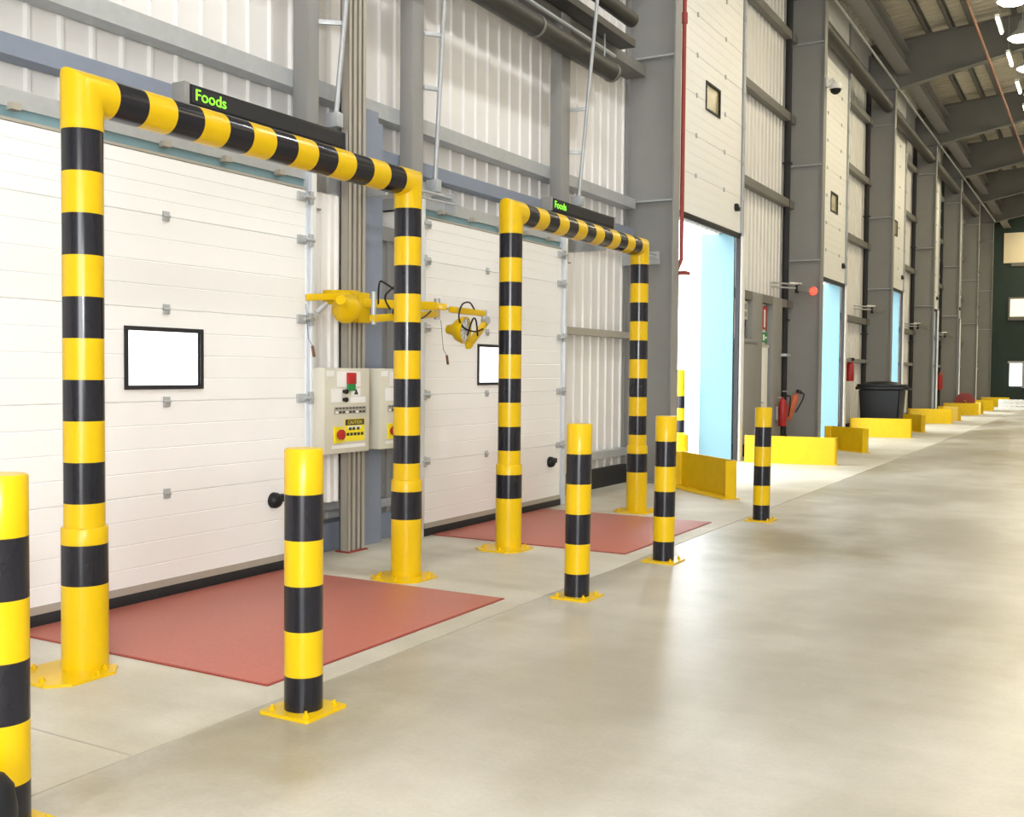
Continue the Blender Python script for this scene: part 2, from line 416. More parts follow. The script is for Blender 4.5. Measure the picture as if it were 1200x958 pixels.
def dock_door(n, y0, y1, win, hing, handle):
    d = empty('door_%d' % n, (LEAF, (y0+y1)/2, 0), kind='structure')
    obj('door_leaf', leaf_mesh(y0, y1, .085, 3.01, LEAF, .631, win), 'leaf', d, world=True, sharp=10)
    b = N(); box(b, LEAF-.04, LEAF+.004, y0, y1, .075, .125); obj('bottom_rail', b, 'beigesteel', d, world=True)
    b = N(); box(b, LEAF-.035, LEAF+.006, y0-.02, y1+.02, 0.0008, .076, bev=.004); obj('bottom_seal', b, 'rubber', d, world=True)
    b = N(); rect_frame(b, LEAF-.05, LEAF+.012, win[0], win[1], win[2], win[3], .028); fr = obj('window_frame', b, 'rubber', d, world=True)
    b = N(); box(b, LEAF-.03, LEAF-.018, win[0]-.004, win[1]+.004, win[2]-.004, win[3]+.004); obj('pane', b, 'glass_glow', fr, world=True)
    for yy, zz in hing:
        b = N(); box(b, LEAF-.002, LEAF+.012, yy-.028, yy+.028, zz-.034, zz+.034, bev=.003); sweep(b, [(LEAF+.012, yy-.028, zz), (LEAF+.012, yy+.028, zz)], .009, 8)
        obj('hinge_plate', b, 'gal', d, world=True)
    # roller tracks with edge hinges either side
    for side, yy in ((-1, y0), (1, y1)):
        b = N(); box(b, LEAF-.10, LEAF+.01, yy+side*.035-.005, yy+side*.035+.005, 0, 3.2); box(b, LEAF-.04, LEAF+.03, yy+side*.075-.03, yy+side*.075+.03, 0, 3.2, bev=.006)
        box(b, LEAF-.1, LEAF-.05, yy+side*.02-.02, yy+side*.02+.02, 0, 3.2, 1)
        obj('track', b, ['alu', 'plastic'], d, world=True)
        for zz in (.716, 1.347, 1.978, 2.609, 2.95):
            b = N(); box(b, LEAF, LEAF+.02, yy-side*.075-.03, yy-side*.0, zz-.035, zz+.035, bev=.004) if side > 0 else box(b, LEAF, LEAF+.02, yy, yy+.07, zz-.035, zz+.035, bev=.004)
            sweep(b, [(LEAF+.03, yy-side*.04, zz), (LEAF+.03, yy+side*.07, zz)], .016, 10); box(b, LEAF+.01, LEAF+.04, yy+side*.04-.02, yy+side*.04+.02, zz-.05, zz+.05, bev=.004)
            obj('roller_hinge', b, 'gal', d, world=True)
    # header with its pale-blue brush seal
    b = N(); box(b, CLAD+.04, LEAF-.06, y0-.06, y1+.06, 3.10, 3.21); box(b, LEAF-.075, LEAF-.045, y0-.06, y1+.06, 3.03, 3.10, 1); box(b, LEAF-.05, LEAF+.0, y0, y1, 3.012, 3.03, 2); box(b, LEAF-.06,LEAF-.03,y0-.06,y1+.06,3.10,3.21)
    for k in range(5):
        yy = y0 + (y1-y0)*(k+.5)/5; box(b, LEAF-.05, LEAF+.015, yy-.03, yy+.03, 3.08, 3.12, 2)
    obj('header', b, ['gal', 'bluegrey', 'beigesteel'], d, world=True)
    b = N(); box(b, CLAD-.05, LEAF-.11, y0-.05, y0-.035, 0, 3.1); box(b, CLAD-.05, LEAF-.11, y1, y1+.015, 0, 3.1); box(b, CLAD-.05, LEAF-.08, y0-.05, y1+.05, 3.085, 3.1)
    obj('reveal', b, 'cladding', d, world=True)
    if handle:
        hy, hz = handle
        b = N(); lathe(b, [(0, 0), (.062, 0), (.062, .03), (.05, .055), (.02, .07), (0, .07)], 20, 0, Matrix.Translation((LEAF, hy, hz)) @ Matrix.Rotation(PI/2, 4, 'Y'))
        box(b, LEAF+.01, LEAF+.06, hy-.03, hy+.09, hz-.015, hz+.045, bev=.012)
        obj('handle', b, 'plastic', d, world=True)
    return d
dock_door(1, *DOCK[0], (4.745, 5.375, 1.46, 1.825), [(5.07, z) for z in (.716, 1.347, 1.978, 2.609)], (6.13, .56))
dock_door(2, *DOCK[1], (9.17, 9.80, 1.46, 1.825), [(9.33, z) for z in (.716, 1.347, 1.978, 2.609)], (10.76, .53))

def drive_door(n, y0, y1, h):
    x = -5.75
    d = empty('door_%d' % n, (x, (y0+y1)/2, 0), kind='structure')
    zw = 5.72 if n != 4 else 5.3
    win = (y0+2.0, y0+2.65, zw+.0+.15, zw+.55)
    obj('door_leaf', leaf_mesh(y0, y1, h, 10.3, x, .631, win), 'leaf', d, world=True, sharp=10)
    b = N(); rect_frame(b, x-.05, x+.015, *win, .035); box(b, x-.05, x-.046, win[0], win[1], win[2], win[3]); fr = obj('window_frame', b, 'rubber', d, world=True)
    b = N(); box(b, x-.03, x-.015, win[0]-.004, win[1]+.004, win[2]-.004, win[3]+.004); obj('pane', b, 'amber_pane', fr, world=True)
    b = N(); box(b, x-.05, x+.006, y0, y1, h-.09, h+.003, bev=.008); obj('bottom_seal', b, 'rubber', d, world=True)
    for zz in [h+.631*k for k in range(1, 8)]:
        for yy in (y0+1.55, y0+2.95):
            b = N(); box(b, x-.002, x+.014, yy-.03, yy+.03, zz-.035, zz+.035, bev=.004); obj('hinge_plate', b, 'gal', d, world=True)
    b = N(); lathe(b, [(0, 0), (.07, 0), (.07, .035), (.05, .06), (0, .065)], 16, 0, Matrix.Translation((x, y1-.28, h+.42)) @ Matrix.Rotation(PI/2, 4, 'Y')); box(b, x+.01, x+.07, y1-.30, y1-.19, h+.36, h+.43, bev=.01)
    obj('handle', b, 'plastic', d, world=True)
    for s, yy in ((-1, y0), (1, y1)):
        b = N(); box(b, x-.06, x+.01, yy-.02, yy+.02, 0, h, 1); box(b, x-.05, x+.04, yy+s*.13-.10, yy+s*.13+.10, 0, h, bev=.008); box(b, x-.02, x+.03, yy+s*.10-.04, yy+s*.10+.04, h, 10.3, 2, bev=.005)
        obj('track', b, ['white', 'rubber', 'gal'], d, world=True)
        for zz in [h+.631*k for k in range(0, 9)]:
            b = N(); box(b, x+.0, x+.05, yy+s*.06-.03, yy+s*.06+.03, zz-.05, zz+.05, bev=.006); obj('roller_hinge', b, 'gal', d, world=True)
    return d
for i, (y0, y1, h) in enumerate(DRIVE): drive_door(3+i, y0, y1, h)
# pale blue insulated dock passages outside the drive-in doors: side panel, roof
for i, (y0, y1, h) in enumerate(DRIVE):
    b = N(); box(b, -6.45 if i == 0 else -8.3, -5.84, y1-.03, y1+.03, -.02, h+.02)
    struct('wall_passage', b, 'cyan')

# ------------------------------------------------------------------ banded bollards
def bands(z0, edges, mis):
    return z0, edges, mis
def base_plate(parent, half, ch, t=.014, bolts=True, m='yellow', inset=.045):
    b = N(); p = [(half-ch, -half), (half, -half+ch), (half, half-ch), (half-ch, half), (-half+ch, half), (-half, half-ch), (-half, -half+ch), (-half+ch, -half)]
    prism(b, p, 0, t, bev=.003); obj('base_plate', b, m, parent)
    if bolts:
        for sx in (-1, 1):
            for sy in (-1, 1):
                b = N(); mt = Matrix.Translation((sx*(half-inset), sy*(half-inset), t))
                lathe(b, [(0, 0), (.017, 0), (.017, .003), (.013, .003), (.013, .014), (.007, .014), (.007, .026), (0, .026)], 6, 0, mt)
                obj('bolt', b, m, parent)
def bollard(loc, label, rz=0., tilt=(0, 0), plate=True):
    root = thing('bollard', loc, label, 'bollard', 'striped bollards along the aisle edge', rz)
    r = .0885
    zs = [.014, .172, .380, .588, .796, 1.005, 1.205]
    prof = [(0, .014), (r, .014)]; mis = [1]
    for k, z in enumerate(zs[1:]):
        prof.append((r, z)); mis.append(1 if k % 2 == 0 else 0)
    prof += [(r-.006, 1.2135), (0, 1.215)]; mis += [0, 0]
    b = N(); lathe(b, prof, 48, mis)
    for v in b.verts: v.co.x += tilt[0]*v.co.z; v.co.y += tilt[1]*v.co.z
    obj('post', b, ['yellow', 'black'], root)
    if plate: base_plate(root, .145, .012)
    return root
XB = -3.19
B = [bollard((-3.22, 2.2, 0), 'nearest striped bollard, cut off by the left edge of the photo'),
     bollard((XB, 3.695, 0), 'striped bollard in front of the near red dock plate, second from the left edge'),
     bollard((XB, 6.56, 0), 'striped bollard past the far corner of the near red dock plate', tilt=(.004, .010)),
     bollard((XB, 8.205, 0), 'striped bollard at the aisle side of the farther red dock plate', tilt=(.005, .012)),
     bollard((XB, 11.05, 0), 'farthest striped bollard, in front of the bright open doorway', tilt=(.005, .012))]
# black rubber wheel stop in front of the nearest bollard
b = N(); lathe(b, [(0, 0), (.085, 0), (.085, .20), (.075, .27), (.05, .305), (.0, .315)], 28, 0)
tag(obj('rubber_buffer', b, 'plastic'), 'black rounded rubber buffer before the nearest bollard, lower left corner', 'buffer').location = (-2.978, 1.985, 0)

# ------------------------------------------------------------------ goal-post door protectors
def goalpost(ya, yb, x, label):
    root = thing('goalpost_barrier', (x, ya, 0), label, 'barrier', 'striped goal post barriers over the dock plates')
    L = yb - ya; r = .1025; rs = .1165; H = 2.985
    for y0, sgn in ((0, 1), (L, -1)):
        # post, with its wider ground sleeve
        b = N(); ed = [.45, .66] + [.66 + .2127*k for k in range(1, 11)]
        sweep(b, [(0, y0, .7)] + [(0, y0, z) for z in ed if z > .72], r, 48, [0] + [(k+1) % 2 for k in range(len([z for z in ed if z > .72])-1)])
        p = obj('post', b, ['yellow', 'black'], root)
        b = N(); lathe(b, [(0, .014), (rs, .014), (rs, .45), (rs, .66), (rs, .742), (rs-.003, .747), (r-.001, .747)], 48, [0, 0, 1, 0, 0, 0], Matrix.Translation((0, y0, 0)))
        obj('sleeve', b, ['yellow', 'black'], p)
        # mitred elbow
        top = ed[-1]
        e = N(); sweep(e, [(0, y0, top), (0, y0, H), (0, y0+sgn*.155, H)], [r+.003]*3, 48, 0)
        obj('elbow', e, 'yellow', root)
        pl = N(); h, c = .22, .09; yp = y0; y0 = y0 + (-.12 if sgn > 0 and ya < 5 else -.07 if sgn > 0 else -.03)
        prism(pl, [(h-c, y0-h), (h, y0-h+c), (h, y0+h-c), (h-c, y0+h), (-h+c, y0+h), (-h, y0+h-c), (-h, y0-h+c), (-h+c, y0-h)], 0, .014, bev=.003); obj('base_plate', pl, 'yellow', root)
        for sx, sy in ((1, .3), (.3, -1), (-1, -.3), (-.3, 1), (-.75, -.75), (.75, .75)):
            q = N(); lathe(q, [(0, 0), (.016, 0), (.016, .012), (.008, .012), (.008, .024), (0, .024)], 6, 0, Matrix.Translation((sx*.18, y0+sy*.18, .014))); obj('bolt', q, 'yellow', root)
    b = N(); n = 13; pts = [(0, .15 + (L-.30)*k/n, H) for k in range(n+1)]
    sweep(b, pts, r, 48, [1 if k % 2 == 0 else 0 for k in range(n)])
    obj('crossbeam', b, ['yellow', 'black'], root)
    return root
goalpost(3.632, 6.52, -4.616, 'striped goal post barrier over the near red dock plate, first from the left')
goalpost(8.09, 11.02, -4.616, 'striped goal post barrier over the farther red dock plate')

# ------------------------------------------------------------------ dock levellers (red steel plates)
def leveller(y0, y1, label):
    x0, x1 = LEAF+.02, -3.595
    root = thing('dock_leveller', ((x0+x1)/2, (y0+y1)/2, 0), label, 'dock leveller', 'red dock levellers')
    b = N(); box(b, x0, x1, y0, y1, 0.001, .010, bev=.003); obj('deck_plate', b, 'dockred', root, world=True)
    b = N(); box(b, x0, x1+.012, y0-.012, y0, 0.0005, .006); box(b, x0, x1+.012, y1, y1+.012, .0005, .006); box(b, x1, x1+.012, y0, y1, .0005, .006); obj('frame_edge', b, 'redpipe', root, world=True)
    return root
leveller(3.893, 6.222, 'near red steel dock plate on the floor under the first goal post')
leveller(8.329, 10.582, 'farther red steel dock plate on the floor before the second white door')

# ------------------------------------------------------------------ LED message signs
def led_sign(y0, y1, z, label):
    root = thing('led_sign', (-5.5, (y0+y1)/2, z), label, 'sign', 'green LED message signs')
    b = N(); box(b, -5.62, -5.515, y0, y1, z, z+.145, bev=.006); obj('housing', b, 'plastic', root, world=True)
    b = N(); box(b, -5.63, -5.505, y0-.045, y0, z-.005, z+.15, bev=.004); box(b, -5.63, -5.505, y1, y1+.02, z-.005, z+.15, bev=.004); obj_each('end_cap', b, 'steel', root, world=True)
    b = N(); box(b, -5.516, -5.511, y0+.02, y1-.02, z+.02, z+.125); obj('screen', b, 'rubber', root, world=True)
    text('lettering', 'Foods', .112, (-5.508, y0+.05, z+.04), 'led', root, width=.285)
    b = N()
    for yy in (y0+.3, y1-.3): box(b, -5.78, -5.62, yy-.02, yy+.02, z+.05, z+.09)
    obj_each('bracket', b, 'gal', root, world=True)
led_sign(5.20, 6.90, 3.385, 'long black LED sign with a green word above the first striped crossbeam')
led_sign(10.60, 12.32, 3.405, 'small-looking black LED sign above the farther striped crossbeam')

# ------------------------------------------------------------------ strut post and control boxes between the dock doors
t = thing('strut_post', (-5.69, 7.23, 0), 'tall beige double strut post between the two white doors, floor to roof', 'post')
for y0, y1 in ((7.11, 7.21), (7.24, 7.34)):
    b = N(); box(b, -5.74, -5.73, y0, y1, .012, 5.1); box(b, -5.74, -5.65, y0, y0+.008, .012, 5.1); box(b, -5.74, -5.65, y1-.008, y1, .012, 5.1); box(b, -5.655, -5.645, y0, y0+.035, .012, 5.1); box(b, -5.655, -5.645, y1-.035, y1, .012, 5.1)
    obj('channel', b, 'beigesteel', t, world=True)
b = N(); box(b, -5.77, -5.62, 7.09, 7.36, 0, .012, bev=.003); obj('base_plate', b, 'redpipe', t, world=True)

def control_box(y0, y1, lit, label):
    xf, z0, z1 = -5.45, .89, 1.59
    root = thing('control_box', (xf, (y0+y1)/2, z0), label, 'control panel', 'door control boxes')
    w = y1-y0
    def at(u, v): return y0+u*w, z1-v*(z1-z0)
    b = N(); box(b, xf-.13, xf, y0, y1, z0, z1, bev=.008); obj('enclosure', b, 'cream', root, world=True)
    b = N()
    for zz in (z0+.1, z1-.14): box(b, -5.64, xf-.13, y0+.07, y1-.04, zz, zz+.04)
    obj_each('bracket', b, 'gal', root, world=True)
    def plate(u0, u1, v0, v1, m, d=.004, nm='label_plate'):
        a, zt = at(u0, v0); c, zb = at(u1, v1); b = N(); box(b, xf+.0002, xf+d, a, c, zb, zt); return obj(nm, b, m, root, world=True)
    plate(.26, .78, .04, .22, 'white'); plate(.04, .2, .03, .1, 'white')
    plate(.14, .36, .24, .40, 'white'); plate(.58, .78, .24, .33, 'white'); plate(.56, .90, .34, .41, 'white')
    def knob(u, v, r, d, m, nm, sq=False):
        yy, zz = at(u, v); b = N()
        if sq: box(b, xf+.004, xf+d, yy-r, yy+r, zz-r*.9, zz+r*.9, bev=.006)
        else: lathe(b, [(0, 0), (r*.75, 0), (r*.75, d*.5), (r, d*.55), (r, d*.9), (r*.8, d), (0, d)], 20, 0, Matrix.Translation((xf, yy, zz)) @ Matrix.Rotation(PI/2, 4, 'Y'))
        obj(nm, b, m, root, world=True)
    knob(.55, .12, .052, .03, 'redlit' if lit else 'red', 'button', True); knob(.55, .205, .048, .025, 'green', 'button', True)
    knob(.41, .275, .02, .04, 'plastic', 'selector_switch'); knob(.41, .37, .02, .04, 'plastic', 'selector_switch')
    yy, zz = at(.68, .285); b = N(); vs = [b.verts.new((xf+.005, yy+dy, zz+dz)) for dy, dz in ((-.03, -.02), (.03, -.02), (0, .03))]; b.faces.new(vs); obj('arrow_mark', b, 'dark', root, world=True)
    # printed strip
    plate(.2, .92, .455, .54, 'beigesteel', .003)
    for k in range(9):
        u = .23+k*.075; plate(u, u+.05, .463, .48, 'dark', .0045, 'printed_mark'); plate(u, u+.055, .505, .53, 'dark' if k % 3 else 'white', .0045, 'printed_mark')
    # caution notice
    plate(.43, .88, .60, .865, 'label_yellow', .003, 'caution_notice'); plate(.445, .865, .607, .675, 'dark', .0045, 'caution_header')
    a, zz = at(.655, .662); text('caution_lettering', 'CAUTION', .042, (xf+.0055, a, zz), 'label_yellow', root, align='CENTER', width=None)
    for r_, (v, us) in enumerate(((.70, (.52, .60, .70)), (.765, (.47, .55, .63, .71, .79)))):
        for u in us: plate(u, u+.06, v, v+.035, 'dark', .0045, 'printed_mark')
    plate(.50, .80, .688, .715, 'white', .004)
    # emergency stop on its yellow backing
    plate(.19, .36, .685, .875, 'label_yellow', .02, 'stop_backing'); knob(.275, .775, .042, .06, 'red', 'stop_button')
    plate(.15, .9, .90, .94, 'white', .002)
control_box(6.56, 7.15, False, 'left of the two cream control boxes beside the beige strut post')
control_box(7.29, 7.87, True, 'right of the two cream control boxes, half behind the striped goal post leg')

# ------------------------------------------------------------------ articulated dock loading lights
def bar(b, p, q, w, h, mi=0):
    p, q = Vector(p), Vector(q); d = q-p; L = d.length; d.normalize()
    up = Vector((0,0,1)) if abs(d.z) < .9 else Vector((1,0,0)); s = d.cross(up).normalized(); u = s.cross(d)
    m = Matrix((( d.x, s.x, u.x, p.x), (d.y, s.y, u.y, p.y), (d.z, s.z, u.z, p.z), (0,0,0,1)))
    box(b, 0, L, -w/2, w/2, -h/2, h/2, mi, bev=.006, mtx=m)
def head(root, c, aim, r):
    aim = Vector(aim).normalized(); rot = aim.to_track_quat('Z', 'Y').to_matrix().to_4x4()
    b = N(); lathe(b, [(0, -.16), (.04, -.16), (.055, -.10), (r*.8, -.06), (r, 0), (r, .03), (r*.92, .03), (r*.88, .005), (0, .0)], 28, 0, Matrix.Translation(c) @ rot)
    h = obj('lamp_head', b, 'yellow', root, world=True)
    b = N(); lathe(b, [(r*.86, .008), (0, .02)], 28, 0, Matrix.Translation(c) @ rot); obj('lens', b, 'white', h, world=True)
    b = N()
    for k in range(6):
        a = PI*k/6; o = rot @ Vector((math.cos(a)*r*.9, math.sin(a)*r*.9, .03)); p = Vector(c)+o; q = Vector(c) + rot @ Vector((-math.cos(a)*r*.9, -math.sin(a)*r*.9, .03)); sweep(b, [p, q], .004, 6)
    obj('guard_wire', b, 'gal', h, world=True)
def cable(b, pts, r=.008):
    # smooth through points
    P = [Vector(p) for p in pts]; out = []
    for i in range(len(P)-1):
        p0, p1, p2, p3 = P[max(i-1, 0)], P[i], P[i+1], P[min(i+2, len(P)-1)]
        for k in range(6):
            t = k/6; out.append(.5*((2*p1)+(p2-p0)*t+(2*p0-5*p1+4*p2-p3)*t*t+(3*p1-p0-3*p2+p3)*t**3))
    out.append(P[-1]); sweep(b, out, r, 8)
t = thing('dock_loading_light', (-5.62, 7.22, 2.1), 'yellow arm lamp on the strut post, folded across behind the striped leg', 'dock light', 'yellow articulated dock lights')
b = N(); box(b, -5.645, -5.56, 7.14, 7.30, 1.98, 2.24, bev=.008); obj('mount', b, 'yellow', t, world=True)
b = N(); bar(b, (-5.58, 7.22, 2.15), (-5.30, 7.95, 2.16), .05, .075); bar(b, (-5.58, 7.1, 2.19), (-5.58, 6.75, 2.17), .10, .12); obj('arm', b, 'yellow', t, world=True)
b = N(); bar(b, (-5.30, 7.95, 2.09), (-5.1, 6.72, 1.985), .045, .06); obj('arm', b, 'yellow', t, world=True)
b = N(); bar(b, (-5.30, 7.93, 2.16), (-5.22, 7.985, 2.15), .045, .06); obj('arm', b, 'yellow', t, world=True)
b = N(); sweep(b, [(-5.30, 7.95, 2.04), (-5.30, 7.95, 2.23)], .028, 14); sweep(b, [(-5.1, 6.74, 1.94), (-5.1, 6.74, 2.2)], .02, 12); sweep(b, [(-5.42, 6.42, 2.02), (-5.4, 6.52, 2.1)], .02, 10); obj_each('pivot', b, 'gal', t, world=True)
b = N(); bar(b, (-5.52, 6.42, 2.145), (-5.36, 6.76, 2.175), .05, .055); obj('handle', b, 'yellow', t, world=True)
head(t, (-5.33, 6.68, 2.07), (-.35, .85, -.35), .12)
b = N(); cable(b, [(-5.4, 7.2, 2.14), (-5.28, 7.05, 2.28), (-5.2, 7.0, 2.3), (-5.15, 7.2, 2.18), (-5.1, 7.0, 2.05), (-5.1, 7.2, 1.99), (-5.15, 7.5, 2.03), (-5.2, 7.7, 2.1)]); cable(b, [(-5.35, 7.3, 2.1), (-5.25, 7.1, 2.2), (-5.2, 7.3, 2.32), (-5.2, 7.5, 2.2)]); obj('cable', b, 'plastic', t, world=True)
t2 = thing('dock_loading_light', (-5.15, 8.2, 2.1), 'yellow arm lamp hanging bent in front of the second white door', 'dock light', 'yellow articulated dock lights')
b = N(); sweep(b, [(-5.86, 8.24, 2.16), (-5.5, 8.20, 2.16), (-5.2, 8.09, 2.145), (-5.18, 8.12, 2.145)], .014, 10); obj('mount', b, 'alu', t2, world=True)
b = N(); bar(b, (-5.2, 8.02, 2.133), (-5.2, 8.60, 2.125), .05, .055); obj('arm', b, 'yellow', t2, world=True)
b = N(); bar(b, (-5.2, 8.66, 2.06), (-5.14, 8.22, 1.80), .05, .055); obj('arm', b, 'yellow', t2, world=True)
b = N(); sweep(b, [(-5.2, 8.61, 2.02), (-5.2, 8.61, 2.16)], .028, 12); lathe(b, [(0, -.03), (.04, -.03), (.04, .03), (0, .03)], 14, 0, Matrix.Translation((-5.19, 8.62, 2.06)) @ Matrix.Rotation(PI/2, 4, 'Y')); obj_each('pivot', b, 'gal', t2, world=True)
head(t2, (-5.16, 8.17, 1.95), (.85, .12, -.05), .125)
b = N(); cable(b, [(-5.18, 8.4, 2.15), (-5.16, 8.28, 2.21), (-5.14, 8.12, 2.18), (-5.13, 8.05, 2.06), (-5.12, 8.12, 1.97), (-5.1, 8.28, 1.94), (-5.1, 8.42, 1.97)]); cable(b, [(-5.12, 8.18, 1.9), (-5.1, 8.24, 2.05), (-5.1, 8.3, 2.04), (-5.1, 8.33, 1.9)]); obj('cable', b, 'plastic', t2, world=True)
# pull handles on short cords at the door edges
for (x, y, z), lab in (((-5.5, 6.47, 1.72), 'small dark pull toggle hanging at the right edge of the near white door'), ((-5.5, 8.42, 1.68), 'small dark pull toggle on the second white door by its left edge')):
    t = thing('pull_toggle', (x, y, z), lab, 'pull toggle')
    b = N(); bar(b, (x, y, z+.045), (x, y+.022, z-.045), .018, .022); obj('grip', b, 'woodbox', t, world=True)
    b = N(); sweep(b, [(x, y, z+.045), (x-.04, y, z+.10), (LEAF+.03, y, z+.38)], .0022, 6); obj('cord', b, 'plastic', t, world=True)

# ------------------------------------------------------------------ vertical-lift track tubes with rungs, beside the uprights
def lift_track(p, q, yw, rungs, ux, label):
    t = thing('lift_track', (p[0], p[1], p[2]), label, 'door track', 'inclined lift tracks above the dock doors')
    b = N(); sweep(b, [p, q], .022, 12); obj('tube', b, 'gal', t, world=True)
    P, Q = Vector(p), Vector(q)
    for z in rungs:
        k = (z-P.z)/(Q.z-P.z); a = P.lerp(Q, k); b = N(); bar(b, (ux, yw, z), (a.x-.01, a.y, z), .03, .04); obj('rung', b, 'gal', t, world=True)
    b = N(); box(b, p[0]-.08, p[0]+.05, p[1]-.04, p[1]+.04, p[2]-.1, p[2]+.02, bev=.004); obj('foot_bracket', b, 'gal', t, world=True)
lift_track((-5.70, 8.5, 3.4), (-5.60, 8.5, 5.2), 8.36, [4.28, 4.79], -5.74, 'inclined track tube with rungs beside the upright over the first striped corner')
lift_track((-5.66, 11.58, 3.70), (-5.24, 11.4, 7.2), 11.48, [4.24, 4.75], -5.74, 'inclined track tube with rungs beside the upright over the second sign')
lift_track((-5.66, 6.95, 3.7), (-5.50, 6.95, 5.1), 6.82, [4.45, 5.0], -5.74, 'inclined track tube beside the upright behind the near LED sign')
for y0, y1, lab in ((7.40, 8.62, 'thin pair of grey rods above the right end of the near striped crossbeam'), (12.0, 13.9, 'thin pair of grey rods above the right end of the farther striped crossbeam')):
    t = thing('counterbalance_shaft', (-5.55, y0, 3.2), lab, 'rod')
    b = N(); sweep(b, [(-5.55, y0, 3.24), (-5.55, y1, 3.24)], .014, 10); obj('rod', b, 'gal', t, world=True)
    b = N(); sweep(b, [(-5.52, y0, 3.16), (-5.52, y1, 3.18)], .010, 10); obj('rod', b, 'gal', t, world=True)
    b = N()
    for yy in (y0+.05, y1-.05): box(b, -5.78 if y0 < 10 else -6.06, -5.5, yy-.012, yy+.012, 3.1, 3.28)
    obj_each('bracket', b, 'gal', t, world=True)

# ------------------------------------------------------------------ air duct, cable trays and pipes high on the wall
t = thing('air_duct', (-5.62, 8, 5.42), 'dark round duct along the upper wall, ending beside the first big column', 'duct')
b = N(); sweep(b, [(-5.62, -3, 5.42), (-5.62, 12.45, 5.42)], .12, 24); obj('pipe', b, 'duct', t, world=True)
for yy in (2.5, 5, 7.5, 10.35, 12.38):
    b = N(); sweep(b, [(-5.62, yy, 5.42), (-5.62, yy+.04, 5.42)], .128, 24); obj_each('clamp', b, 'dsteel', t, world=True)
for yy in (3, 5.5, 9.2, 12.2):
    b = N(); sweep(b, [(-5.62, yy, 5.54), (-5.62, yy, 5.845)], .008, 6); obj_each('hanger', b, 'gal', t, world=True)
t = thing('cable_tray', (-5.6, 8, 5.85), 'dark cable tray along the wall just above the round duct', 'cable tray')
b = N(); box(b, -5.72, -5.50, -3, 12.9, 5.85, 5.865); box(b, -5.72, -5.71, -3, 12.9, 5.865, 5.94); box(b, -5.51, -5.50, -3, 12.9, 5.865, 5.94); obj('tray', b, 'duct', t, world=True)
for x in (-5.68, -5.63, -5.58):
    b = N(); sweep(b, [(x, -3, 5.885), (x, 12.9, 5.885)], .02, 8); obj('cable', b, 'plastic', t, world=True)
b = N(); sweep(b, [(-5.66, -3, 5.68), (-5.66, 12.6, 5.68)], .025, 10); tag(obj('conduit_pipe', b, 'gal'), 'thin grey pipe running between the round duct and the cable tray', 'pipe')
b = N(); sweep(b, [(-5.60, -3, 6.25), (-5.60, 13.0, 6.25)], .10, 20); tag(obj('air_duct', b, 'duct'), 'upper dark duct above the cable tray near the top edge', 'duct')
b = N(); sweep(b, [(-5.355, 14.32, 9.6), (-5.355, 14.32, 3.2), (-5.41, 14.30, 3.05), (-5.41, 14.30, 1.6), (-5.41, 14.30, .05)], .03, 14); sweep(b, [(-5.355, 14.32, 6.55), (-5.355, 14.32, 6.7)], .045, 14)
t = thing('red_pipe', (-5.33, 14.42, 0), 'thin dark red pipe down the first big grey column', 'pipe')
obj('pipe', b, 'redpipe', t, world=True)
b = N(); box(b, -5.46, -5.24, 14.20, 14.40, 2.98, 3.03, bev=.006); obj_each('bracket', b, 'redpipe', t, world=True)
for i, y0 in enumerate(COLY[1:5]):
    b = N(); sweep(b, [(-5.985, y0-.42, .02), (-5.985, y0-.42, 9.9)], .07, 16); box(b, -6.06, -5.9, y0-.52, y0-.32, 2.7, 2.74); box(b, -6.06, -5.9, y0-.52, y0-.32, 6, 6.04)
    tag(obj('downpipe', b, 'rubber'), 'black downpipe in the corner left of %s' % ('the second big column, behind the fire extinguishers', 'the third big column, behind the black bin', 'the fourth big column', 'the fifth big column')[i], 'downpipe', 'black downpipes beside the columns')
for i, lab in enumerate(('first', 'second', 'third', 'fourth')):
    b = N(); sweep(b, [(-5.53, COLY[i+1]+.34, 9.1), (-5.53, COLY[i+2]-.04, 9.1)], .16, 20)
    tag(obj('air_duct', b, 'duct'), 'dark round duct high over the doors, %s bay beyond the second big column' % lab, 'duct')
b = N(); sweep(b, [(-5.28, 14.5, 9.62), (-5.28, 60, 9.62)], .03, 10); tag(obj('conduit_pipe', b, 'gal'), 'thin pale pipe under the eaves along the tops of the columns', 'pipe')
b = N(); sweep(b, [(-2.95, 14, 10.0), (-2.95, 62, 10.0)], .035, 12); tag(obj('sprinkler_pipe', b, 'pipe_brown'), 'brownish pipe under the roof beside the row of bright lamps', 'pipe')

